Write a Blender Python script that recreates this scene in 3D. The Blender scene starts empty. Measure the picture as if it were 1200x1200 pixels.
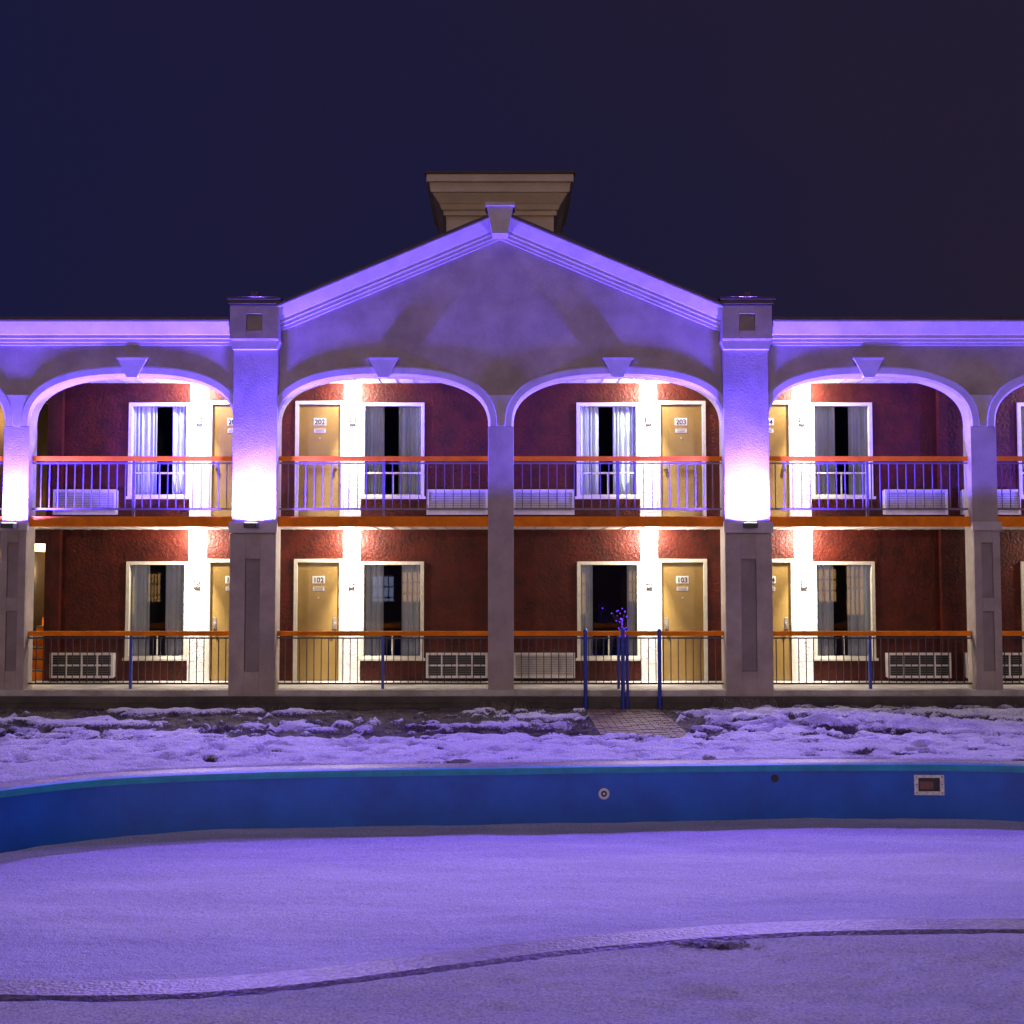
import bpy, bmesh, math, random
import numpy as np
from mathutils import Vector, noise
random.seed(7); np.random.seed(7)
C=bpy.context.scene.collection
CH=2.15; CD=19.0; F=1368.0; BD=1.52
TILT=math.atan(73/F)
S0=72.0; S1=F/(CD+BD)
def rz(p,d): return CH+d*math.tan(TILT+math.atan((600-p)/F))
fx=lambda p:(p-586)/S0
fz=lambda p:rz(p,CD)
bx=lambda p:(p-586)/S1
bz=lambda p:rz(p,CD+BD)
def G(px,py,z=0.0):
    e=math.tan(TILT+math.atan((600-py)/F)); d=(CH-z)/-e
    return ((px-586)/F*(d*math.cos(TILT)-(CH-z)*math.sin(TILT)), d-CD)

# ------------------------------------------------ materials
def mat(name,col,col2=None,rough=.7,scale=6,bump=0,bscale=60,metal=0,emit=None,es=0,spec=.5,detail=5,bdist=.01,lo=.35,hi=.65):
    m=bpy.data.materials.new(name); m.use_nodes=True
    n=m.node_tree.nodes; l=m.node_tree.links; b=n['Principled BSDF']
    b.inputs['Base Color'].default_value=(*col,1); b.inputs['Roughness'].default_value=rough
    b.inputs['Metallic'].default_value=metal; b.inputs['Specular IOR Level'].default_value=spec
    tc=n.new('ShaderNodeTexCoord')
    if col2:
        t=n.new('ShaderNodeTexNoise'); t.inputs['Scale'].default_value=scale; t.inputs['Detail'].default_value=detail
        t.inputs['Roughness'].default_value=.65
        l.new(tc.outputs['Object'],t.inputs['Vector'])
        r=n.new('ShaderNodeValToRGB'); r.color_ramp.elements[0].position=lo; r.color_ramp.elements[1].position=hi
        r.color_ramp.elements[0].color=(*col,1); r.color_ramp.elements[1].color=(*col2,1)
        l.new(t.outputs['Fac'],r.inputs['Fac']); l.new(r.outputs['Color'],b.inputs['Base Color'])
    if bump:
        t2=n.new('ShaderNodeTexNoise'); t2.inputs['Scale'].default_value=bscale; t2.inputs['Detail'].default_value=4
        l.new(tc.outputs['Object'],t2.inputs['Vector'])
        bp=n.new('ShaderNodeBump'); bp.inputs['Strength'].default_value=bump; bp.inputs['Distance'].default_value=bdist
        l.new(t2.outputs['Fac'],bp.inputs['Height']); l.new(bp.outputs['Normal'],b.inputs['Normal'])
    if emit:
        b.inputs['Emission Color'].default_value=(*emit,1); b.inputs['Emission Strength'].default_value=es
        m.cycles.emission_sampling='NONE'
    return m
M={}
M['stucco']=mat('stucco',(.42,.35,.31),(.28,.23,.205),.85,1.6,.5,45,bdist=.012,detail=8)
M['panel']=mat('panel_stucco',(.27,.22,.20),(.20,.16,.15),.85,2,.5,45,bdist=.012,detail=8)  # darker tone stands in for shading inside the recessed panels
M['cupola']=mat('cupola_stucco',(.60,.48,.37),(.48,.38,.29),.85,1.6,.3,45,bdist=.01,detail=8)
M['trim']=mat('trim_stucco',(.50,.44,.42),(.40,.35,.33),.8,3,.25,60,bdist=.006)
M['red']=mat('red_stucco',(.085,.0110,.0050),(.034,.0050,.003),.5,2.6,.8,22,bdist=.02,detail=8,spec=.25)
M['cream']=mat('cream_stucco',(.76,.74,.71),(.64,.60,.56),.5,9,.9,24,bdist=.02)  # pale colour stands in for lamplight on the red stucco strip
M['orange']=mat('orange_paint',(.88,.24,.006),(.68,.16,.005),.6,4,.1,40,spec=.12)
M['frame']=mat('frame_paint',(.62,.60,.50),(.52,.49,.40),.5,8)
M['door']=mat('door_paint',(.25,.16,.045),(.20,.125,.035),.28,1.5,.12,8)
M['ceil']=mat('soffit_paint',(.68,.64,.58),(.55,.51,.46),.7,3)
M['bar']=mat('bar_paint',(.15,.10,.19),(.10,.07,.13),.4,9)  # upper bars: caught violet light put into the colour as lighter lilac
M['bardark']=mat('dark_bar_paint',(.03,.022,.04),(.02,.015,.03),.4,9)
M['blue']=mat('blue_post_paint',(.012,.04,.42),(.01,.03,.28),.4,9)
M['cap']=mat('roof_flashing',(.07,.045,.035),(.04,.028,.022),.6,4)
M['shingle']=mat('roof_shingle',(.06,.045,.04),(.03,.025,.022),.9,12,.6,40)
M['dark']=mat('dark_metal',(.03,.028,.028),None,.5)
M['room']=mat('room_paint',(.04,.036,.04),(.03,.027,.03),.9,2)
M['curtain']=mat('curtain_fabric',(.72,.80,.84),(.62,.70,.76),.9,3)
M['white']=mat('white_plastic',(.62,.60,.58),(.5,.48,.47),.45,6)
M['grille']=mat('grille_plastic',(.30,.29,.29),(.2,.2,.2),.5,6)
M['concrete']=mat('concrete',(.10,.085,.075),(.05,.042,.04),.85,2.5,.5,30)
M['floor']=mat('walkway_floor',(.55,.52,.47),(.28,.25,.22),.6,1.8,.3,20)
M['black']=mat('black_paint',(.012,.012,.014),None,.5)
M['steel']=mat('steel',(.45,.45,.46),None,.35,metal=.9)
M['lampglow']=mat('lamp_glass',(.9,.85,.7),None,.4,emit=(1,.90,.72),es=30)
M['vglow']=mat('violet_lamp_glass',(.3,.2,.9),None,.4,emit=(.3,.16,1),es=25)
M['tinyglow']=mat('tiny_bulb_glass',(.2,.1,.9),None,.4,emit=(.16,.04,1),es=1.6)
M['yellow']=mat('stair_wall_paint',(.62,.42,.16),(.5,.33,.12),.7,3)
def glass():
    m=bpy.data.materials.new('window_glass'); m.use_nodes=True; n=m.node_tree.nodes; l=m.node_tree.links
    n.clear(); o=n.new('ShaderNodeOutputMaterial'); mx=n.new('ShaderNodeMixShader'); t=n.new('ShaderNodeBsdfTransparent'); g=n.new('ShaderNodeBsdfGlossy')
    g.inputs['Roughness'].default_value=.015; t.inputs['Color'].default_value=(.95,.97,1,1)
    fr=n.new('ShaderNodeFresnel'); fr.inputs['IOR'].default_value=1.48
    l.new(fr.outputs[0],mx.inputs[0]); l.new(t.outputs[0],mx.inputs[1]); l.new(g.outputs[0],mx.inputs[2]); l.new(mx.outputs[0],o.inputs[0])
    return m
M['glass']=glass()

# ------------------------------------------------ mesh builder
class MB:
    def __init__(s): s.v=[];s.f=[];s.m=[];s.ms=[]
    def mi(s,k):
        if k not in s.ms: s.ms.append(k)
        return s.ms.index(k)
    def face(s,pts,k):
        i=len(s.v); s.v+= [tuple(p) for p in pts]; s.f.append(list(range(i,i+len(pts)))); s.m.append(s.mi(k))
    def box(s,x0,x1,y0,y1,z0,z1,k):
        if x0>x1:x0,x1=x1,x0
        if z0>z1:z0,z1=z1,z0
        i=len(s.v)
        s.v+=[(x0,y0,z0),(x1,y0,z0),(x1,y1,z0),(x0,y1,z0),(x0,y0,z1),(x1,y0,z1),(x1,y1,z1),(x0,y1,z1)]
        for q in [(0,3,2,1),(4,5,6,7),(0,1,5,4),(1,2,6,5),(2,3,7,6),(3,0,4,7)]:
            s.f.append([i+a for a in q]); s.m.append(s.mi(k))
    def prism_y(s,poly,y0,y1,k):
        n=len(poly); i=len(s.v)
        s.v+=[(p[0],y0,p[1]) for p in poly]+[(p[0],y1,p[1]) for p in poly]
        s.f.append([i+a for a in range(n)]); s.m.append(s.mi(k))
        s.f.append([i+n+a for a in reversed(range(n))]); s.m.append(s.mi(k))
        for a in range(n):
            b=(a+1)%n; s.f.append([i+a,i+n+a,i+n+b,i+b]); s.m.append(s.mi(k))
    def frus(s,cx,cy,h0,h1,z0,z1,k):
        i=len(s.v)
        for h,z in((h0,z0),(h1,z1)):
            s.v+=[(cx-h,cy-h,z),(cx+h,cy-h,z),(cx+h,cy+h,z),(cx-h,cy+h,z)]
        for q in [(0,3,2,1),(4,5,6,7),(0,1,5,4),(1,2,6,5),(2,3,7,6),(3,0,4,7)]:
            s.f.append([i+a for a in q]); s.m.append(s.mi(k))
    def cyl(s,p,r,d,axis,k,n=16,r2=None):
        r2=r if r2 is None else r2
        i=len(s.v)
        for rr,o in((r,0),(r2,d)):
            for a in range(n):
                t=2*math.pi*a/n; c,q=rr*math.cos(t),rr*math.sin(t)
                s.v.append((p[0]+c,p[1]+q,p[2]+o) if axis=='z' else (p[0]+c,p[1]+o,p[2]+q))
        s.f.append([i+a for a in range(n)]);s.m.append(s.mi(k)); s.f.append([i+n+a for a in range(n)]);s.m.append(s.mi(k))
        for a in range(n):
            b=(a+1)%n; s.f.append([i+a,i+b,i+n+b,i+n+a]);s.m.append(s.mi(k))
    def make(s,name,parent=None,bevel=0,smooth=False):
        me=bpy.data.meshes.new(name); me.from_pydata(s.v,[],s.f)
        for k in s.ms: me.materials.append(M[k])
        me.polygons.foreach_set('material_index',s.m)
        bm=bmesh.new(); bm.from_mesh(me); bmesh.ops.recalc_face_normals(bm,faces=bm.faces[:]); bm.to_mesh(me); bm.free()
        if smooth: me.polygons.foreach_set('use_smooth',[True]*len(me.polygons))
        o=bpy.data.objects.new(name,me); C.objects.link(o)
        if parent:o.parent=parent
        if bevel:
            b=o.modifiers.new('b','BEVEL'); b.width=bevel; b.segments=2; b.limit_method='ANGLE'
        return o
def empty(name):
    o=bpy.data.objects.new(name,None); C.objects.link(o); return o
def spot(name,loc,aim,e,col,ang,blend,par=None,size=.06):
    ld=bpy.data.lights.new(name,'SPOT'); ld.energy=e; ld.color=col; ld.spot_size=math.radians(ang); ld.spot_blend=blend; ld.shadow_soft_size=size
    o=bpy.data.objects.new(name,ld); C.objects.link(o); o.location=loc
    o.rotation_euler=(Vector(aim)-Vector(loc)).to_track_quat('-Z','Y').to_euler()
    if par:o.parent=par
    return o

bld=empty('motel_building')
XL,XR=fx(-560),fx(1732)
# ------------------------------------------------ openings
opens=[(-560+34,-250-20),(-238,3),(33,273),(325,572),(602,848),(901,1139),(1169,1410),(1442,1690)]
ZF2=fz(605); ZC1=fz(617)
ZS=fz(500); AH=fz(441)-ZS; N=2.6
ZCU=bz(449)
def arch_z(u): return ZS+AH*max(0,1-abs(u)**N)**(1/N)
ZA=fz(252); slope=(ZA-fz(358))/abs(fx(330))
ZW=fz(379)
eps=1e-5
xs=set([XL,XR,0.0,fx(273),fx(325),fx(848),fx(901)])
for a,b in opens:
    A,B=fx(a),fx(b)
    for i in range(49):
        t=-math.cos(math.pi*i/48); xs.add((A+B)/2+(B-A)/2*t)
xs=sorted(xs)
def zlow(x):
    for a,b in opens:
        A,B=fx(a),fx(b)
        if A-eps<=x<=B+eps: return arch_z((x-(A+B)/2)/((B-A)/2))
    return ZS
w=MB(); WT=.26
def zt_side(x,mid):
    return (ZA-slope*abs(x)-.03) if abs(mid)<fx(848) else ZW-.02
for a,b in zip(xs[:-1],xs[1:]):
    if b-a<1e-6: continue
    mid=(a+b)/2; za,zb=zlow(a),zlow(b); ta,tb=zt_side(a,mid),zt_side(b,mid)
    w.face([(a,0,za),(b,0,zb),(b,0,tb),(a,0,ta)],'stucco')
    w.face([(a,WT,za),(b,WT,zb),(b,WT,tb),(a,WT,ta)],'stucco')
    w.face([(a,0,za),(b,0,zb),(b,WT,zb),(a,WT,za)],'stucco')
    w.face([(a,0,ta),(b,0,tb),(b,WT,tb),(a,WT,ta)],'stucco')
w.make('arcade_wall',bld)
# arch bands
t=MB()
TW=.165
for a,b in opens:
    A,B=fx(a),fx(b); c=(A+B)/2; h=(B-A)/2
    inn=[];out=[]
    K=56
    for i in range(K+1):
        th=math.pi*i/K
        cu=-math.cos(th); su=math.sin(th)
        u=math.copysign(abs(cu)**(2/N),cu); v=abs(su)**(2/N)
        inn.append((c+h*u,ZS+AH*v))
    for i in range(K+1):
        p=inn[max(0,i-1)];q=inn[min(K,i+1)]
        dx,dz=q[0]-p[0],q[1]-p[1]; L=math.hypot(dx,dz) or 1
        nx,nz=-dz/L,dx/L
        if i in(0,K): nx,nz=(-1 if i==0 else 1),0
        out.append((inn[i][0]+nx*TW,inn[i][1]+nz*TW,inn[i][0]+nx*(TW-.03),inn[i][1]+nz*(TW-.03),inn[i][0]+nx*.035,inn[i][1]+nz*.035))
    for i in range(K):
        p,q=inn[i],inn[i+1];o,r=out[i],out[i+1]; y=-.055
        t.face([(o[4],y,o[5]),(r[4],y,r[5]),(r[2],y,r[3]),(o[2],y,o[3])],'trim')
        t.face([(o[2],y,o[3]),(r[2],y,r[3]),(r[0],-.025,r[1]),(o[0],-.025,o[1])],'trim')
        t.face([(o[0],-.025,o[1]),(r[0],-.025,r[1]),(r[0],.01,r[1]),(o[0],.01,o[1])],'trim')
        t.face([(p[0],y+.04,p[1]),(q[0],y+.04,q[1]),(r[4],y,r[5]),(o[4],y,o[5])],'trim')
        t.face([(p[0],y+.04,p[1]),(q[0],y+.04,q[1]),(q[0],0,q[1]),(p[0],0,p[1])],'trim')
    zt=fz(422);zb=fz(443); kx=c
    t.prism_y([(kx-.08,zb),(kx+.08,zb),(kx+.235,zt),(kx-.235,zt)],-.09,.01,'trim')
    t.prism_y([(kx-.25,zt+.001),(kx+.25,zt+.001),(kx+.25,zt+.03),(kx-.25,zt+.03)],-.10,.01,'trim')
t.make('arch_trim',bld)
# columns
PIERS=[(273,325),(848,901)]
cpx=[(3,33),(572,602),(1139,1169),(-270,-238),(1410,1442),(-560,-526),(1690,1732)]
c=MB()
def panel_front(mb,x0,x1,z0,z1,y,t,holes,k):
    hx0,hx1=holes[0][0],holes[0][1]
    mb.box(x0,hx0,y,y+t,z0,z1,k); mb.box(hx1,x1,y,y+t,z0,z1,k)
    zz=z0
    for h in sorted(holes,key=lambda q:q[2]):
        mb.box(hx0,hx1,y,y+t,zz,h[2],k); zz=h[3]
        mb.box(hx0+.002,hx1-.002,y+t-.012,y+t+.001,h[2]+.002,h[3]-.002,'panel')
    mb.box(hx0,hx1,y,y+t,zz,z1,k)
for a,b in cpx:
    A,B=fx(a),fx(b); m=(A+B)/2
    c.box(A,B,-.04,WT+.02,0,ZS,'stucco')
    c.prism_y([(m-.05,ZS),(m+.05,ZS),(m+.24,fz(463)),(m-.24,fz(463))],-.042,.01,'trim')
    if (a,b)!=(572,602):
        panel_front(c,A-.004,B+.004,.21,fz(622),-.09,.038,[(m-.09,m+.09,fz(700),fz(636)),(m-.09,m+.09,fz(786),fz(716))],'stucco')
        c.box(A-.03,B+.03,-.12,-.052,fz(622)+.001,fz(612),'trim')
for a,b in PIERS:
    A,B=fx(a),fx(b); m=(A+B)/2
    c.box(A+.003,B-.003,-.12,WT+.04,0,fz(403),'stucco')
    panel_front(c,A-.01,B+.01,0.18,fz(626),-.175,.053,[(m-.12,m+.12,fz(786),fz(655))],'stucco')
    c.box(A-.03,B+.03,-.21,-.121,fz(625),fz(612),'trim')
    c.prism_y([(A,fz(412)),(B,fz(412)),(B+.05,fz(402)),(A-.05,fz(402))],-.20,WT+.04,'trim')
    c.box(A-.03,B+.03,-.22,.45,fz(402)+.001,fz(361),'stucco')
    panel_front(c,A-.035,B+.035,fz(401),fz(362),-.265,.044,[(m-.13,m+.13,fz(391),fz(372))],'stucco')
    c.box(A-.06,B+.06,-.30,.5,fz(361)+.001,fz(356),'cap')
    c.box(A-.08,B+.08,-.32,.52,fz(356)+.001,fz(353),'cap')
c.make('columns',bld,bevel=.008)
# cornice
k=MB()
def ext_x(mb,prof,x0,x1,kk,fn=None):
    fn=fn or (lambda x:0)
    n=len(prof)
    for i in range(n):
        p=prof[i];q=prof[(i+1)%n]
        mb.face([(x0,p[0],p[1]+fn(x0)),(x1,p[0],p[1]+fn(x1)),(x1,q[0],q[1]+fn(x1)),(x0,q[0],q[1]+fn(x0))],kk)
    for x in(x0,x1): mb.face([(x,p[0],p[1]+fn(x)) for p in prof],kk)
P=[(.01,0),(-.05,.0),(-.05,.04),(-.085,.045),(-.085,.09),(-.12,.10),(-.12,.15),(-.15,.16),(-.27,.34),(-.27,.36),(.01,.36)]
z0=fz(405)
for xa,xb in((XL,fx(273)-.05),(fx(901)+.05,XR)):
    ext_x(k,[(y,z+z0) for y,z in P],xa,xb,'trim')
    k.box(xa,xb,-.31,.5,z0+.361,z0+.41,'cap')
R=[(.01,-.42),(-.05,-.42),(-.05,-.37),(-.085,-.365),(-.085,-.31),(-.12,-.30),(-.12,-.25),(-.15,-.24),(-.27,-.06),(-.27,-.045),(.01,-.045)]
E=fx(848)-.02
for s in(-1,1):
    ext_x(k,[(y,z+ZA) for y,z in R],s*E,0,'trim',lambda x:-slope*abs(x))
    ext_x(k,[(-.31,ZA-.043),(.36,ZA-.043),(.36,ZA+.0),(-.31,ZA+.0)],s*E,0,'cap',lambda x:-slope*abs(x))
k.prism_y([(-.13,fz(281)),(.13,fz(281)),(.21,fz(250)),(-.21,fz(250))],-.38,.0,'trim')
k.box(-.24,.24,-.42,0,fz(250)+.001,fz(246),'trim')
k.make('cornice',bld)
# roof
r=MB()
for s in(-1,1):
    ext_x(r,[(.36,ZA-.16),(9,ZA-.16),(9,ZA+.06),(.36,ZA+.06)],s*(E+.9),0,'shingle',lambda x:-slope*abs(x))
r.box(XL,XR,WT+.001,9,fz(400),fz(385),'shingle')
r.make('roof',bld)
# cupola
q=MB(); cy=2.9; uz=lambda p:rz(p,CD+1.6)
q.box(-.98,.98,cy-.98,cy+.98,6.9,uz(247),'cupola')
q.frus(0,cy,1.03,1.03,uz(247)+.001,uz(241),'cupola'); q.frus(0,cy,1.06,1.10,uz(241)+.001,uz(235),'cupola')
q.frus(0,cy,1.10,1.22,uz(235)+.001,uz(224),'cupola')
q.frus(0,cy,1.25,1.27,uz(224)+.001,uz(213),'cupola'); q.frus(0,cy,1.32,1.32,uz(213)+.001,uz(204),'cupola')
q.frus(0,cy,1.35,1.35,uz(204)+.001,uz(201),'cap')
q.make('cupola',bld,bevel=.01)
# back wall with holes
rooms=[]
base=[((345,402),(423,497),(501,571)),((243,300),(149,221),(66,138)),
      (( -180,-123),(-102,-28),None)]
mir=lambda t:(1173-t[1],1173-t[0]) if t else None
for d,wn,ac in base:
    rooms.append((d,wn,ac))
    if ac: rooms.append((mir(d),mir(wn),mir(ac)))
rooms.append(((1289,1346),(1195,1268),(1126,1192)))
STX0,STX1=bx(-20),bx(53)
for lvl in(0,1):
    Z0,Z1=(.275,ZC1+.01) if lvl==0 else (ZF2-.005,ZCU)
    dtop=bz(655) if lvl==0 else bz(470)
    wz=(bz(772),bz(658)) if lvl==0 else (bz(583),bz(472))
    holes=[(STX0,STX1,Z0,Z1-.25)]
    for d,wn,ac in rooms:
        holes.append((bx(d[0])+.05,bx(d[1])-.05,Z0,dtop-.05))
        holes.append((bx(wn[0])+.05,bx(wn[1])-.05,wz[0]+.05,wz[1]-.05))
    bw=MB()
    X=sorted(set([XL,XR]+[h[0] for h in holes]+[h[1] for h in holes])); Z=sorted(set([Z0,Z1]+[h[2] for h in holes]+[h[3] for h in holes]))
    for a,b in zip(X[:-1],X[1:]):
        for zc,zd in zip(Z[:-1],Z[1:]):
            mx,mz=(a+b)/2,(zc+zd)/2
            if any(h[0]<mx<h[1] and h[2]<mz<h[3] for h in holes): continue
            bw.face([(a,BD,zc),(b,BD,zc),(b,BD,zd),(a,BD,zd)],'red')
    for h in holes:
        dp=BD+.14
        bw.face([(h[0],BD,h[2]),(h[0],dp,h[2]),(h[0],dp,h[3]),(h[0],BD,h[3])],'red')
        bw.face([(h[1],BD,h[2]),(h[1],dp,h[2]),(h[1],dp,h[3]),(h[1],BD,h[3])],'red')
        bw.face([(h[0],BD,h[2]),(h[1],BD,h[2]),(h[1],dp,h[2]),(h[0],dp,h[2])],'red')
        bw.face([(h[0],BD,h[3]),(h[1],BD,h[3]),(h[1],dp,h[3]),(h[0],dp,h[3])],'red')
    for px in(68,1105):
        bw.box(bx(px)-.075,bx(px)+.075,BD-.12,BD+.02,Z0,Z1,'red')
    bw.make('corridor_wall',bld)
    dr=MB(); wi=MB(); gl=MB(); cu=MB(); rm=MB()
    for ri,(d,wn,ac) in enumerate(rooms):
        a,b=bx(d[0]),bx(d[1]); zb,ztp=Z0,dtop
        y=BD-.03
        dr.box(a,a+.06,y,BD+.1,zb,ztp,'frame'); dr.box(b-.06,b,y,BD+.1,zb,ztp,'frame'); dr.box(a+.06,b-.06,y,BD+.1,ztp-.06,ztp,'frame')
        dr.box(a+.063,b-.063,BD+.03,BD+.08,zb+.015,ztp-.063,'door')
        left=(wn[0]>d[0])
        hx=b-.14 if left else a+.14
        dr.box(hx-.03,hx+.03,BD+.018,BD+.029,zb+.92,zb+1.12,'steel'); dr.cyl((hx,BD-.03,zb+1.0),.028,.06,'y','steel')
        dr.box((a+b)/2-.015,(a+b)/2+.015,BD+.02,BD+.029,zb+1.45,zb+1.48,'steel')
        m=(a+b)/2
        dr.box(m-.11,m+.11,BD+.022,BD+.029,ztp-.43,ztp-.30,'white'); dr.box(m-.10,m+.10,BD+.022,BD+.029,ztp-.56,ztp-.49,'white')
        for jj in range(3): dr.box(m-.08,m+.08,BD+.019,BD+.0215,ztp-.548+.02*jj,ztp-.54+.02*jj,'dark')
        s0,s1=(b,bx(wn[0])) if left else (bx(wn[1]),a)
        dr.box(s0+.004,s1-.004,BD-.012,BD+.01,Z0,Z1-.002,'cream')
        sm=(s0+s1)/2; zp=bz(685) if lvl==0 else bz(494)
        dr.box(sm-.055,sm+.055,BD-.03,BD-.0125,zp-.07,zp+.07,'dark'); dr.box(sm-.035,sm+.035,BD-.036,BD-.031,zp-.045,zp-.01,'white'); dr.box(sm-.035,sm+.035,BD-.036,BD-.031,zp+.01,zp+.045,'white')
        a,b=bx(wn[0]),bx(wn[1]); zb,ztp=wz
        wi.box(a,a+.06,BD-.035,BD+.12,zb,ztp,'frame'); wi.box(b-.06,b,BD-.035,BD+.12,zb,ztp,'frame')
        wi.box(a+.06,b-.06,BD-.035,BD+.12,ztp-.06,ztp,'frame'); wi.box(a+.06,b-.06,BD-.035,BD+.12,zb,zb+.05,'frame')
        wi.box(a-.03,b+.03,BD-.07,BD-.036,zb-.03,zb+.015,'frame')
        m=(a+b)/2
        zm=zb+.42
        wi.box(a+.062,b-.062,BD+.035,BD+.075,zm,zm+.03,'frame')
        wi.box(m-.012,m+.012,BD+.04,BD+.07,zb+.052,zm-.002,'frame')
        gl.face([(a+.05,BD+.055,zb+.04),(b-.05,BD+.055,zb+.04),(b-.05,BD+.055,ztp-.05),(a+.05,BD+.055,ztp-.05)],'glass')
        rng=random.Random(ri*7+lvl)
        W=b-a
        lf,rf=(.37,.37) if left else (.37,.35)
        if lvl==0 and ri==0: lf,rf=.30,.32
        if lvl==0 and ri==1: lf,rf=.24,.18
        for (c0,c1) in((a+.05,a+.05+W*lf*rng.uniform(.8,1.05)),(b-.05-W*rf*rng.uniform(.8,1.05),b-.05)):
            n=60
            ph=rng.uniform(0,6)
            pts=[]
            for i in range(n+1):
                u=i/n; xx=c0+(c1-c0)*u
                yy=BD+.125+.03*math.sin(u*(c1-c0)*75+ph+1.2*math.sin(u*9+ph))+.01*math.sin(u*50)
                pts.append((xx,yy))
            for p,qq in zip(pts[:-1],pts[1:]):
                cu.face([(p[0],p[1]+.03,zb),(qq[0],qq[1]+.03,zb),(qq[0],qq[1],ztp),(p[0],p[1],ztp)],'curtain')
        x0,x1,y0,y1,za,zc=a-.6,b+.6,BD+.145,BD+3,zb-.35,ztp+.2
        rm.face([(x0,y1,za),(x1,y1,za),(x1,y1,zc),(x0,y1,zc)],'room')
        rm.face([(x0,y0,za),(x0,y1,za),(x0,y1,zc),(x0,y0,zc)],'room');rm.face([(x1,y0,za),(x1,y1,za),(x1,y1,zc),(x1,y0,zc)],'room')
        rm.face([(x0,y0,za),(x1,y0,za),(x1,y1,za),(x0,y1,za)],'room');rm.face([(x0,y0,zc),(x1,y0,zc),(x1,y1,zc),(x0,y1,zc)],'room')
        if ac:
            acm=MB(); A,B=bx(ac[0]),bx(ac[1]); z_=(bz(793),bz(765)) if lvl==0 else (bz(603),bz(575))
            acm.box(A,B,BD-.13,BD-.001,z_[0],z_[1],'white')
            f=.03; yo=BD-.165
            acm.box(A-.01,A+f,yo,BD-.131,z_[0]-.01,z_[1]+.01,'white');acm.box(B-f,B+.01,yo,BD-.131,z_[0]-.01,z_[1]+.01,'white')
            acm.box(A+f,B-f,yo,BD-.131,z_[1]-f,z_[1]+.01,'white');acm.box(A+f,B-f,yo,BD-.131,z_[0]-.01,z_[0]+f,'white')
            if lvl==0 and ri!=1:
                acm.box(A+f,B-f,BD-.136,BD-.1305,z_[0]+f,z_[1]-f,'black')
                for i in range(1,4): xx=A+(B-A)*i/4; acm.box(xx-.012,xx+.012,yo+.003,BD-.137,z_[0]+f,z_[1]-f,'white')
                zz=(z_[0]+z_[1])/2; acm.box(A+f,B-f,yo+.006,BD-.138,zz-.012,zz+.012,'white')
                nn=9;hh=.0022
            else: nn=9;hh=.006
            for i in range(1,nn):
                zz=z_[0]+f+(z_[1]-z_[0]-2*f)*i/nn
                acm.box(A+f,B-f,yo+.012,BD-.14,zz-hh,zz+hh,'grille')
            acm.make('air_conditioner')
        num=[2,3,1,4,0,5,6][ri]
        tx=bpy.data.curves.new('room_number','FONT'); tx.body='%d0%d'%(lvl+1,num); tx.size=.125; tx.align_x='CENTER'; tx.extrude=.002; tx.offset=.002
        to=bpy.data.objects.new('room_number',tx); C.objects.link(to); to.parent=bld
        to.location=((bx(d[0])+bx(d[1]))/2,BD+.018,dtop-.41); to.rotation_euler=(math.pi/2,0,0); tx.materials.append(M['black'])
        cl=MB(); Lz=Z1-.003
        cl.cyl((sm,BD-.36,Lz-.03),.085,.03,'z','white',20); cl.cyl((sm,BD-.36,Lz-.10),.045,.07,'z','lampglow',20,.07)
        co=cl.make('ceiling_lamp')
        ld=bpy.data.lights.new('lamp_bulb','POINT'); ld.energy=125; ld.color=(1,.89,.75); ld.shadow_soft_size=.04
        lo=bpy.data.objects.new('lamp_bulb',ld); C.objects.link(lo); lo.location=(sm,BD-.36,Lz-.15); lo.parent=co
        spot('lamp_reflector',(sm,BD-.36,Lz-.16),(sm,BD-.02,Lz-1.9),1000,(1,.93,.84),48,1,co,.03)
    dr.make('doors',bld,bevel=.003); wi.make('window_frames',bld,bevel=.003); gl.make('window_glass',bld); cu.make('curtains',bld,smooth=True); rm.make('guest_rooms',bld)
# slabs, ceilings
s=MB()
s.box(XL,XR,.09,BD+.5,ZC1+.01,ZF2-.01,'ceil')
s.box(XL,XR,.045,.089,ZC1,ZF2,'orange')
s.box(XL,XR,WT+.002,BD+.4,ZCU,ZCU+.1,'ceil')
s.box(XL,XR,-.235,BD+.4,.10,.20,'concrete'); s.box(XL,XR,-.13,BD-.001,.201,.29,'floor'); s.box(XL,XR,-.22,1,-.3,.099,'concrete')
for zc in (ZC1+.009,ZCU-.001):
    x=XL
    while x<XR:
        s.box(x,x+.012,.1 if zc<4 else .36,BD-.01,zc-.008,zc-.0005,'grille'); x+=.3
for x0,x1 in((XL-.3,XL),(XR,XR+.3)): s.box(x0,x1,0,9,0,fz(385),'stucco')
s.box(XL,XR,9,9.3,0,fz(385),'stucco')
s.make('slabs',bld)
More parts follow.
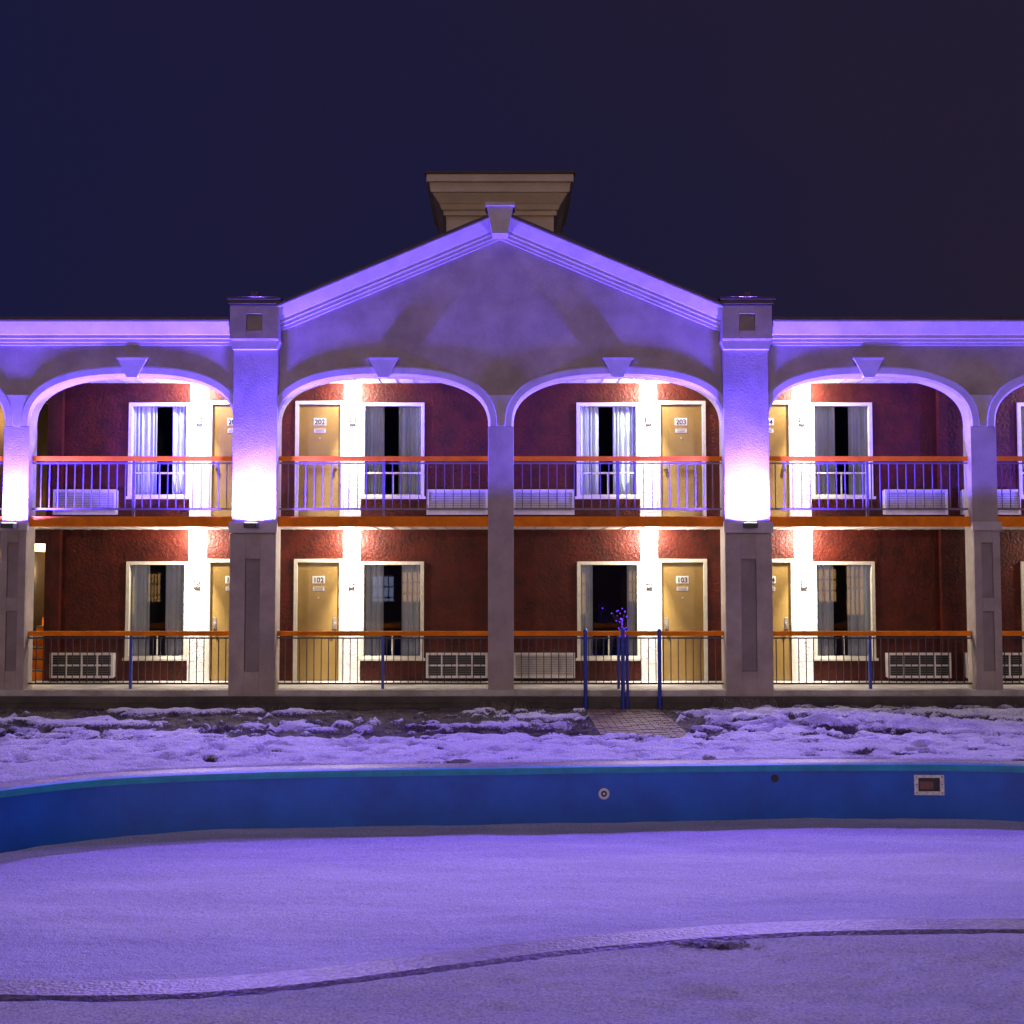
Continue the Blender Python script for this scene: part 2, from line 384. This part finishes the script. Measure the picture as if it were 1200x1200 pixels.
# stair passage
st=empty('staircase'); sb=MB()
for i in range(15):
    sb.box(STX0,STX1,BD+.15+i*.27,BD+.15+(i+1)*.27+.03,.29+i*.18,.29+(i+1)*.18-.03,'orange')
    sb.box(STX0,STX1,BD+.13+i*.27,BD+.15+(i+1)*.27,.29+(i+1)*.18-.029,.29+(i+1)*.18,'concrete')
sb.box(STX0-.1,STX0-.001,BD+.141,6.5,.2,5.6,'yellow'); sb.box(STX1+.001,STX1+.1,BD+.141,6.5,.2,5.6,'yellow'); sb.box(STX0-.1,STX1+.1,6.5,6.6,.2,5.6,'yellow')
sb.make('stair_flight',st)
for y_,z,e in((1.0,1.7,260),(2.6,2.6,300),(.7,5.0,10)):
    ld=bpy.data.lights.new('stair_bulb','POINT'); ld.energy=e; ld.color=(1,.72,.38); ld.shadow_soft_size=.08
    lo=bpy.data.objects.new('stair_bulb',ld); C.objects.link(lo); lo.location=((STX0+STX1)/2-.1,BD+y_,z+.5 if y_<2 and z<3 else z); lo.parent=st
# railings
for lvl in(0,1):
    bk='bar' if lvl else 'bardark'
    for a,b in opens[1:-1]:
        rl=MB(); A,B=fx(a)+.003,fx(b)-.003; y=.12
        zt=fz(740) if lvl==0 else fz(534); zb=.36 if lvl==0 else ZF2+.11
        rl.box(A,B,y-.035,y+.035,zt-.075,zt,'orange')
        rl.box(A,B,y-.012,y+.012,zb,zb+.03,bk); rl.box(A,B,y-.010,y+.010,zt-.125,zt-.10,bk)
        n=int((B-A)/(.138 if lvl else .118))
        for i in range(1,n):
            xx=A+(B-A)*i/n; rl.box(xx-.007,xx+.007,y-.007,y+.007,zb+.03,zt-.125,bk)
        m=(A+B)/2
        rl.box(m-.022,m+.022,y-.023,y+.023,.29 if lvl==0 else ZF2-.003,zt-.075,'blue' if lvl==0 else 'bar')
        rl.make('railing')
# entry posts
for px,h in((684,fz(738)),(727,fz(736)),(769,fz(738))):
    p=MB(); x=fx(px)
    p.cyl((x,-.29,.0),.032,h,'z','blue',14); p.cyl((x,-.29,h),.038,.03,'z','blue',14,.01)
    if px==727: p.cyl((x+.075,-.29,.0),.02,h-.1,'z','blue',12)
    p.cyl((x,-.29,-.01),.06,.03,'z','dark',14)
    p.make('handrail_post')
M['twig']=mat('twig_bark',(.05,.04,.035),None,.8)
sl=MB(); rng=random.Random(3); x=fx(727)
for i in range(8):
    a=rng.uniform(-.16,.16); sl.prism_y([(x-.006,fz(740)),(x+.006,fz(740)),(x+a+.004,fz(712+rng.uniform(0,14))),(x+a-.004,fz(712+rng.uniform(0,14)))],-.29-.004,-.29+.004,'twig')
for i in range(40):
    u=rng.random(); xx=x+rng.gauss(0,.03+.06*u); zz=fz(746-34*u); sl.cyl((xx,-.29+rng.gauss(0,.05),zz),.008,.016,'z','tinyglow',6)
sl.make('string_lights')

# ------------------------------------------------ violet floodlights
VC=(.088,.050,1.0)
for px,e in((299,1),(874.5,1),(18,.75),(1426,.7)):
    x=fx(px); pier=px in(299,874.5); yf=-.12 if pier else -.05
    fl=MB(); zz=fz(616)
    fl.box(x-.10,x+.10,yf-.30,yf-.12,zz-.05,zz+.03,'dark'); fl.box(x-.085,x+.085,yf-.285,yf-.135,zz+.031,zz+.038,'vglow'); fl.box(x-.015,x+.015,yf-.12,yf-.0,zz-.02,zz+.005,'dark')
    fo=fl.make('floodlight')
    spot('up_beam',(x,yf-.22,zz+.12),(x,yf-.28,zz+3),5800*e,VC,172,.10,fo,.11)
    if pier:  # unseen flood added on each capital to light the court snow
        fl=MB(); zt=fz(353)
        fl.box(x-.06,x+.06,-.27,-.20,zt+.02,zt+.09,'dark'); fl.box(x-.015,x+.015,-.24,-.21,zt,zt+.02,'dark')
        fo=fl.make('floodlight')
        spot('court_beam',(x,-.33,zt+.06),(x*.8,-8.0,-.3),6200,(.24,.12,1.0),104,1,fo,.3)

# ------------------------------------------------ pool
vis=[(0,930),(100,918),(200,912),(350,907),(586,903.5),(800,900.5),(1000,899),(1200,901)]
vis=[G(*p) for p in vis]
nearv=[G(*p) for p in [(1200,1084),(1050,1084),(900,1088),(750,1098),(600,1113),(450,1133),(300,1151),(200,1157),(0,1156)]]
ctrl=vis+[(7.6,-6.7),(8.8,-8.3),(8.4,-10.2),(6.5,-11.3),(4.6,-11.6)]+nearv+[(-4.2,-12.5),(-5.6,-11.2),(-6.1,-9.7),(-5.75,-8.4)]
raw=[]
n=len(ctrl)
for i in range(n):
    p0,p1,p2,p3=[np.array(ctrl[(i+j-1)%n]) for j in range(4)]
    for j in range(20):
        u=j/20
        raw.append(.5*((2*p1)+(-p0+p2)*u+(2*p0-5*p1+4*p2-p3)*u*u+(-p0+3*p1-3*p2+p3)*u**3))
raw=np.array(raw)
seg=np.linalg.norm(np.roll(raw,-1,0)-raw,axis=1); cum=np.concatenate([[0],np.cumsum(seg)]); tot=cum[-1]
tt=np.linspace(0,tot,361)[:-1]; rc=np.vstack([raw,raw[:1]])
pool=np.stack([np.interp(tt,cum,rc[:,0]),np.interp(tt,cum,rc[:,1])],1)
for _ in range(14): pool=(np.roll(pool,1,0)+2*pool+np.roll(pool,-1,0))/4
tan=np.roll(pool,-1,0)-np.roll(pool,1,0); tan/=np.linalg.norm(tan,axis=1)[:,None]
nor=np.stack([-tan[:,1],tan[:,0]],1)
if ((pool[100]+nor[100]*.1-np.array([1,-9.5]))**2).sum()<((pool[100]-np.array([1,-9.5]))**2).sum(): nor=-nor
def inside(px,py,poly):
    r=np.zeros(px.shape,bool); m=len(poly); j=m-1
    for i in range(m):
        xi,yi=poly[i];xj,yj=poly[j]
        if yi!=yj:
            cnd=((yi>py)!=(yj>py))&(px<(xj-xi)*(py-yi)/(yj-yi)+xi); r^=cnd
        j=i
    return r
M['poolblue']=mat('pool_wall_paint',(.004,.11,.52),(.003,.065,.34),.5,1.3,.15,10,detail=8)
M['teal']=mat('pool_lip_paint',(.02,.30,.45),(.015,.2,.3),.5,4)
M['liplow']=mat('wet_lip_concrete',(.05,.045,.05),(.11,.10,.11),.4,14,.5,40)
M['coping']=mat('wet_concrete_coping',(.09,.08,.085),(.34,.32,.34),.4,22,1,45,lo=.46,hi=.80,detail=8)
pl=empty('swimming_pool')
def sweep(mb,prof,k,cond=None,k2=None):
    m=len(pool)
    for i in range(m):
        j=(i+1)%m
        kk=k if (cond is None or cond(pool[i])) else k2
        for (d0,z0_),(d1,z1_) in zip(prof[:-1],prof[1:]):
            a=pool[i]+nor[i]*d0;b=pool[j]+nor[j]*d0;c_=pool[j]+nor[j]*d1;d=pool[i]+nor[i]*d1
            mb.face([(a[0],a[1],z0_),(b[0],b[1],z0_),(c_[0],c_[1],z1_),(d[0],d[1],z1_)],kk)
pw=MB(); sweep(pw,[(0,-1.2),(0,-.035)],'poolblue'); pw.make('pool_wall',pl,smooth=False)
pw=MB(); sweep(pw,[(.01,-.036),(-.03,-.036),(-.035,.0),(-.02,.030),(.015,.044)],'teal',lambda p:p[1]>-10.5,'liplow'); pw.make('pool_lip',pl)
pw=MB(); sweep(pw,[(.015,.044),(.04,.050),(.25,.050),(.30,.03),(.30,-.1)],'coping'); pw.make('pool_coping',pl)
def wall_at(px,py):
    best=None
    for i in range(len(pool)):
        p=pool[i]
        if p[1]<-8.5: continue
        d=p[1]+CD; z=rz(py,d); zc=d*math.cos(TILT)+(z-CH)*math.sin(TILT)
        e=abs(p[0]/zc*F+586-px)
        if best is None or e<best[0]: best=(e,i,z)
    i=best[1]; return i,pool[i],best[2]
def onwall(i,du,dn,z):
    p=pool[i]+tan[i]*du-nor[i]*dn; return (p[0],p[1],z)
fit=MB()
i,p,z=wall_at(707,930)
for r0,r1,k_,dn in((.034,.062,'white',.012),(.0,.034,'black',.006),(.0,.014,'white',.014)):
    for a in range(20):
        t0,t1=2*math.pi*a/20,2*math.pi*(a+1)/20
        pts=[onwall(i,r1*math.cos(t0),dn,z+r1*math.sin(t0)),onwall(i,r1*math.cos(t1),dn,z+r1*math.sin(t1))]
        pts+= [onwall(i,r0*math.cos(t1),dn,z+r0*math.sin(t1)),onwall(i,r0*math.cos(t0),dn,z+r0*math.sin(t0))] if r0>0 else [onwall(i,0,dn,z)]
        fit.face(pts,k_)
i,p,z=wall_at(904,912)
fit.face([onwall(i,.045*math.cos(2*math.pi*a/20),.006,z+.045*math.sin(2*math.pi*a/20)) for a in range(20)],'black')
fit.make('return_jet',pl)
sk=MB(); i,p,z=wall_at(1093,919)
def wbox(u0,u1,z0_,z1_,dn,k_):
    P_=[onwall(i,u,dd,zz) for dd in(dn,-.0) for (u,zz) in((u0,z0_),(u1,z0_),(u1,z1_),(u0,z1_))]
    for q_ in((0,1,2,3),(0,1,5,4),(1,2,6,5),(2,3,7,6),(3,0,4,7)): sk.face([P_[a] for a in q_],k_)
M['rust']=mat('rusty_flap',(.20,.08,.05),(.10,.04,.03),.6,30)
M['dull']=mat('weathered_plastic',(.70,.68,.60),(.42,.40,.36),.6,22)
wbox(-.165,-.12,z-.115,z+.105,.03,'dull');wbox(.12,.165,z-.115,z+.105,.03,'dull')
wbox(-.12,.12,z+.075,z+.105,.03,'dull');wbox(-.12,.12,z-.115,z-.075,.03,'dull')
wbox(-.12,.12,z-.075,z+.075,.004,'black'); wbox(-.10,.05,z-.055,z+.03,.010,'rust')
for u in(-.14,.14):
    for v in(-.09,-.0,.085): wbox(u-.006,u+.006,z+v-.006,z+v+.006,.034,'black')
sk.make('skimmer',pl)

# ------------------------------------------------ snow material
def snowmat(name,attr,fine=70,bd=.025):
    m=bpy.data.materials.new(name); m.use_nodes=True; n=m.node_tree.nodes; l=m.node_tree.links; b=n['Principled BSDF']
    tc=n.new('ShaderNodeTexCoord')
    def nz(sc,det=4,ro=.6,vec=None):
        t=n.new('ShaderNodeTexNoise'); t.inputs['Scale'].default_value=sc;t.inputs['Detail'].default_value=det;t.inputs['Roughness'].default_value=ro; l.new(vec or tc.outputs['Object'],t.inputs['Vector']); return t
    def ramp(src,a,b_,ca,cb):
        r=n.new('ShaderNodeValToRGB'); r.color_ramp.elements[0].position=a;r.color_ramp.elements[1].position=b_; r.color_ramp.elements[0].color=(*ca,1);r.color_ramp.elements[1].color=(*cb,1); l.new(src,r.inputs['Fac']); return r
    mp=n.new('ShaderNodeMapping'); mp.inputs['Scale'].default_value=(.35,1.6,1); mp.inputs['Rotation'].default_value=(0,0,.12); l.new(tc.outputs['Object'],mp.inputs['Vector'])
    g=nz(fine,3,.75)
    big=nz(1.7,6,.65,mp.outputs['Vector'])
    s0=ramp(g.outputs['Fac'],.35,.62,(.46,.46,.52),(.90,.90,.91)); s1=ramp(big.outputs['Fac'],.35,.68,(.76,.76,.80),(1,1,1))
    s=n.new('ShaderNodeMix'); s.data_type='RGBA'; s.blend_type='MULTIPLY'; s.inputs[0].default_value=1; l.new(s0.outputs['Color'],s.inputs[6]); l.new(s1.outputs['Color'],s.inputs[7]); sout=s.outputs[2]
    b.inputs['Roughness'].default_value=.65; b.inputs['Specular IOR Level'].default_value=.35
    h=n.new('ShaderNodeMath'); h.operation='ADD'; g2=nz(12,4); l.new(g.outputs['Fac'],h.inputs[0])
    mm=n.new('ShaderNodeMath'); mm.operation='MULTIPLY'; mm.inputs[1].default_value=1.6; l.new(g2.outputs['Fac'],mm.inputs[0]); l.new(mm.outputs[0],h.inputs[1])
    bp=n.new('ShaderNodeBump'); bp.inputs['Strength'].default_value=.9; bp.inputs['Distance'].default_value=bd; l.new(h.outputs[0],bp.inputs['Height']); l.new(bp.outputs['Normal'],b.inputs['Normal'])
    if attr:
        so=nz(40,6,.75); sr=ramp(so.outputs['Fac'],.35,.7,(.012,.010,.008),(.085,.062,.04))
        at=n.new('ShaderNodeAttribute'); at.attribute_name='snow'
        ed=nz(28,5,.7)
        ad=n.new('ShaderNodeMath'); ad.operation='MULTIPLY_ADD'; ad.inputs[1].default_value=.7; l.new(ed.outputs['Fac'],ad.inputs[0]); l.new(at.outputs['Fac'],ad.inputs[2])
        rr=ramp(ad.outputs[0],.78,.92,(0,0,0),(1,1,1))
        mx=n.new('ShaderNodeMix'); mx.data_type='RGBA'; l.new(rr.outputs['Color'],mx.inputs[0]); l.new(sr.outputs['Color'],mx.inputs[6]); l.new(sout,mx.inputs[7]); l.new(mx.outputs[2],b.inputs['Base Color'])
    else: l.new(sout,b.inputs['Base Color'])
    return m
M['groundsnow']=snowmat('snowy_ground',True,60,.055); M['poolsnow']=snowmat('pool_snow',False,60,.028)
# ------------------------------------------------ ground
def axis(lo,hi,st,far):
    a=list(np.arange(lo,hi+st*.5,st)); s_=st; x=hi
    while x<far: s_*=1.5; x+=s_; a.append(x)
    s_=st;x=lo
    while x>-far: s_*=1.5;x-=s_;a.insert(0,x)
    return np.array(a)
gx=axis(-9,9,.05,500); gy=axis(-14.6,.0,.04,500)
GX,GY=np.meshgrid(gx,gy); px_=GX.ravel(); py_=GY.ravel()
nv=len(px_)
near=(abs(px_)<11)&(py_>-17)&(py_<1)
def nzv(fx_,fy_,oz,octv=3):
    out=np.zeros(nv)
    idx=np.where(near)[0]
    for i in idx:
        out[i]=noise.fractal(Vector((px_[i]*fx_,py_[i]*fy_,oz)),.9,2.1,octv)
    return out
n1=nzv(.55,1.7,1.3,5); n2=nzv(3.0,5.0,5.1,3)
dist=np.full(nv,9.0); idx=np.where(near)[0]
for ch in np.array_split(idx,40):
    dd=((px_[ch][:,None]-pool[None,:,0])**2+(py_[ch][:,None]-pool[None,:,1])**2).min(1); dist[ch]=np.sqrt(dd)
sm_=lambda t:np.clip(t,0,1)**2*(3-2*np.clip(t,0,1))
band=sm_((-py_-.1)/.5)*(1-sm_((-py_-3.1)/1.5))
right=sm_((px_-2.7)/.8); left=sm_((-px_-3.2)/1.5)
bias=.75-band*(.52-.32*right-.18*left)
snow=np.clip(bias+.70*n1*(.38+.62*band)+.55*n2*(.5+.5*band),0,1)
strip=(py_>-.75); snow=np.where(strip&near,np.minimum(snow,.08+.3*np.clip(n2,0,1)+.35*right),snow)
PX0=G(694,850)[0]; PX1=G(796,850)[0]; PY0=G(745,866)[1]
path=(px_>PX0)&(px_<PX1)&(py_>PY0)
snow=np.where(path,snow*.6,snow)
nd=(py_<-12)|((dist>0)&(py_<-11)&(dist>.2)&near); snow=np.where(nd,np.clip(.80+.2*n1,.70,1)-.12*np.clip(n2-.3,0,1),snow)
HX,HY=G(836,1120)
hole=np.exp(-(((px_-HX)/.17)**2+((py_-HY)/.06)**2)); snow=np.clip(snow-1.2*hole,0,1)
z=.06*sm_((snow-.3)/.3)+.03*n1+.035*n2
z=np.where(nd,.055+.02*n1+.022*n2,z)
rng=np.random.RandomState(4)
for i in range(620):
    fx0=rng.uniform(-8.5,8.5); fy0=rng.uniform(-5.8,-1.0) if i<540 else rng.uniform(-14,-12.6); a=rng.uniform(0,3.14)
    ii=np.where((abs(px_-fx0)<.3)&(abs(py_-fy0)<.3))[0]
    u=(px_[ii]-fx0)*math.cos(a)+(py_[ii]-fy0)*math.sin(a); v=-(px_[ii]-fx0)*math.sin(a)+(py_[ii]-fy0)*math.cos(a)
    r2=(u/.14)**2+(v/.07)**2; amp=1 if i<540 else .15
    z[ii]-=amp*(.08*np.exp(-r2**1.5)-.025*np.exp(-(r2-1.6)**2*2))
    if i<540 and i%3==0: snow[ii]-=.5*np.exp(-r2**1.5)
snow=np.clip(snow,0,1)
z+=np.where(near,.10*np.exp(-((px_-4.6)/1.6)**2-((py_+2.4)/.7)**2)*(1+n2),0)
fl_=sm_((dist-.32)/.45)
up=sm_((dist-(.275+.02*n2))/.08)
z=np.where(near,np.where(dist<.8,z*fl_+(1-fl_)*(.004+.054*up+.010*np.clip(n2,-.8,.8)*up),z),0)
z=np.where(path,np.minimum(z,-.004),z)
z=np.where(py_>-.2,np.minimum(z,.02),z)
nxn,nyn=len(gx),len(gy)
cxs=(GX[:-1,:-1]+GX[1:,1:])/2; cys=(GY[:-1,:-1]+GY[1:,1:])/2
ins=inside(cxs.ravel(),cys.ravel(),pool+nor*.13)
I=(np.arange(nyn-1)[:,None]*nxn+np.arange(nxn-1)[None,:]).ravel()[~ins]
faces=np.stack([I,I+1,I+1+nxn,I+nxn],1)
def gridmesh(name,V,Fc,mt,attr=None,parent=None):
    me=bpy.data.meshes.new(name); me.vertices.add(len(V)); me.vertices.foreach_set('co',V.ravel()); me.loops.add(Fc.size); me.loops.foreach_set('vertex_index',Fc.ravel().astype(np.int32))
    me.polygons.add(len(Fc)); me.polygons.foreach_set('loop_start',(np.arange(len(Fc))*4).astype(np.int32)); me.polygons.foreach_set('loop_total',np.full(len(Fc),4,np.int32)); me.update(calc_edges=True)
    me.polygons.foreach_set('use_smooth',np.ones(len(Fc),bool))
    if attr is not None:
        at=me.attributes.new('snow','FLOAT','POINT'); at.data.foreach_set('value',attr.astype(np.float32))
    me.materials.append(mt); me.validate()
    o=bpy.data.objects.new(name,me); C.objects.link(o); 
    if parent:o.parent=parent
    return o
gridmesh('ground',np.stack([px_,py_,z],1).astype(np.float32),faces,M['groundsnow'],snow)
ax=np.arange(-6.4,9.2,.06); ay=np.arange(-13.4,-5.4,.06); AX,AY=np.meshgrid(ax,ay); a_=AX.ravel();b_=AY.ravel()
zz=np.array([-.575+.02*noise.fractal(Vector((x*.5,y*.9,2)),.9,2,3)+.009*noise.noise(Vector((x*3,y*6,7))) for x,y in zip(a_,b_)])
cx2=((AX[:-1,:-1]+AX[1:,1:])/2).ravel();cy2=((AY[:-1,:-1]+AY[1:,1:])/2).ravel()
ins=inside(cx2,cy2,pool+nor*.08)
I=(np.arange(len(ay)-1)[:,None]*len(ax)+np.arange(len(ax)-1)[None,:]).ravel()[ins]
gridmesh('snow',np.stack([a_,b_,zz],1).astype(np.float32),np.stack([I,I+1,I+1+len(ax),I+len(ax)],1),M['poolsnow'])
# brick path
M['brick']=mat('path_brick',(.06,.022,.02),(.13,.07,.07),.6,5,.5,50,lo=.4,hi=.75)
bp_=MB(); rng=random.Random(9)
y=PY0+.03; row=0
while y<-.25:
    x=PX0+.03+(row%2)*-.1
    while x<PX1-.03:
        x0=max(PX0+.03,x); x1=min(PX1-.03,x+.19)
        if x1-x0>.04:
            h=.012+rng.uniform(-.004,.004); bp_.box(x0,x1,y,y+.09,-.02,h,'brick')
        x+=.205
    y+=.102; row+=1
bp_.make('brick_path')
# dry grass
M['straw']=mat('dry_grass_blade',(.16,.12,.08),(.3,.27,.24),.8,20)
dg=MB(); rng=random.Random(2)
def blade(x,y,h):
    a=rng.uniform(0,6.28); lx,ly=math.cos(a)*h*.5,math.sin(a)*h*.3; w_=.005
    dg.face([(x-w_,y,0),(x+w_,y,0),(x+w_*.5+lx*.4,y+ly*.4,h*.6)],'straw'); dg.face([(x+lx*.4-w_*.5,y+ly*.4,h*.58),(x+w_*.5+lx*.4,y+ly*.4,h*.6),(x+lx,y+ly,h*rng.uniform(.7,1))],'straw')
for cx_,n_,sp,hh in((0.05,150,.2,.2),(-4.0,90,.3,.14),(4.0,200,.25,.26),(8.1,90,.3,.15),(6.4,40,.5,.1)):
    for i in range(n_): blade(cx_+rng.gauss(0,sp),-.40+rng.gauss(0,.07),hh*rng.uniform(.4,1))
for i in range(3600): 
    x=rng.uniform(-8,8); yy=rng.uniform(-3.8,-.3)
    if PX0<x<PX1: continue
    blade(x,yy,rng.uniform(.02,.08))
dg.make('dry_grass')
M['leaf']=mat('wet_leaves',(.03,.025,.02),(.08,.05,.03),.6,30)
lf=MB()
for i in range(110):
    x=HX+rng.gauss(0,.11); y=HY+rng.gauss(0,.035); a=rng.uniform(0,3.1); r_=rng.uniform(.008,.025); zz_=.055+rng.uniform(0,.012)
    lf.face([(x+r_*math.cos(a+k_)*(1 if j%2 else .6),y+r_*math.sin(a+k_)*(1 if j%2 else .6),zz_+rng.uniform(0,.01)) for j,k_ in enumerate((0,1.57,3.14,4.71))],'leaf')
lf.make('fallen_leaves')
# unseen street lamps behind the camera, added for warm fill and window reflections
for x,y,h,cl_ in((-9,-38,6,(1,.72,.42)),(9,-42,7,(1,.8,.58))):
    s_=MB(); s_.cyl((x,y,0),.09,h,'z','dark',12,.05); s_.box(x-.04,x+.04,y,y+1.0,h-.05,h+.02,'dark'); s_.cyl((x,y+1.0,h-.16),.22,.12,'z','lampglow',16,.12)
    so=s_.make('street_lamp')
    ld=bpy.data.lights.new('street_bulb','POINT'); ld.energy=4000; ld.color=cl_; ld.shadow_soft_size=.2
    lo=bpy.data.objects.new('street_bulb',ld); C.objects.link(lo); lo.location=(x,y+1.0,h-.45); lo.parent=so
# lobby building across the courtyard (behind the camera; mirrored in the room windows)
M['lobbyglow']=mat('lobby_window_glow',(.4,.25,.1),(.2,.1,.04),.5,1.2,emit=(1,.55,.2),es=7)
M['lobbycool']=mat('lobby_sign_glow',(.3,.3,.4),None,.5,emit=(.5,.6,1),es=5)
lb=MB(); Y=-32
lb.box(-22,22,Y-10,Y,0,3.6,'stucco'); lb.box(-22.4,22.4,Y-10.4,Y+.6,3.601,3.9,'cap')
rng=random.Random(12); x=-20.5
while x<20:
    w_=rng.uniform(.5,1.3)
    if rng.random()<.8:
        z1=rng.uniform(1.9,2.7); z0_=rng.choice((.3,.9)); kk='lobbyglow' if rng.random()<.8 else 'lobbycool'
        lb.box(x,x+w_,Y+.01,Y+.03,z0_,z1,kk)
        lb.box(x-.06,x,Y+.01,Y+.08,z0_-.05,z1+.05,'frame'); lb.box(x+w_,x+w_+.06,Y+.01,Y+.08,z0_-.05,z1+.05,'frame')
        for j in range(1,4): lb.box(x+w_*j/4-.03,x+w_*j/4+.03,Y+.031,Y+.07,z0_,z1,'dark')
        for zz_ in(z1-.5,z1-1.0): lb.box(x,x+w_,Y+.071,Y+.09,zz_,zz_+.06,'dark')
    x+=w_+rng.uniform(.2,.7)
lb.make('lobby_building')

# ------------------------------------------------ world, sun
wd=bpy.data.worlds.new('World'); bpy.context.scene.world=wd; wd.use_nodes=True; n=wd.node_tree.nodes;l=wd.node_tree.links
bg=n['Background']; tc=n.new('ShaderNodeTexCoord'); sp=n.new('ShaderNodeSeparateXYZ'); l.new(tc.outputs['Generated'],sp.inputs[0])
nz=n.new('ShaderNodeTexNoise'); nz.inputs['Scale'].default_value=2.6; nz.inputs['Detail'].default_value=4; l.new(tc.outputs['Generated'],nz.inputs['Vector'])
def math_(op,a,b):
    m=n.new('ShaderNodeMath'); m.operation=op
    for i,v in enumerate((a,b)):
        if isinstance(v,(int,float)): m.inputs[i].default_value=v
        else: l.new(v,m.inputs[i])
    return m.outputs[0]
f=math_('ADD',math_('MULTIPLY',sp.outputs['X'],.75),math_('MULTIPLY',sp.outputs['Z'],.45))
f=math_('ADD',math_('ADD',f,.34),math_('MULTIPLY',math_('SUBTRACT',nz.outputs['Fac'],.5),.8))
r_=n.new('ShaderNodeValToRGB'); r_.color_ramp.elements[0].position=0; r_.color_ramp.elements[1].position=.95
r_.color_ramp.elements[0].color=(.0075,.0095,.050,1); r_.color_ramp.elements[1].color=(.019,.013,.028,1)
e=r_.color_ramp.elements.new(.5); e.color=(.0125,.0105,.036,1)
l.new(f,r_.inputs['Fac']); l.new(r_.outputs['Color'],bg.inputs['Color']); bg.inputs['Strength'].default_value=1.0
sd=bpy.data.lights.new('sun','SUN'); sd.energy=.46; sd.angle=math.radians(25); sd.color=(.66,.50,1)
so=bpy.data.objects.new('sun',sd); C.objects.link(so); so.rotation_euler=(math.radians(36),0,math.radians(-12))
# camera
cd=bpy.data.cameras.new('camera'); co=bpy.data.objects.new('camera',cd); C.objects.link(co); bpy.context.scene.camera=co
co.location=(0,-CD,CH); co.rotation_euler=(math.pi/2+TILT,0,0); cd.sensor_width=36; cd.lens=36*F/1200; cd.shift_x=14/1200; cd.clip_end=3000
vs=bpy.context.scene.view_settings; vs.view_transform='Standard'; vs.look='None'; vs.exposure=0
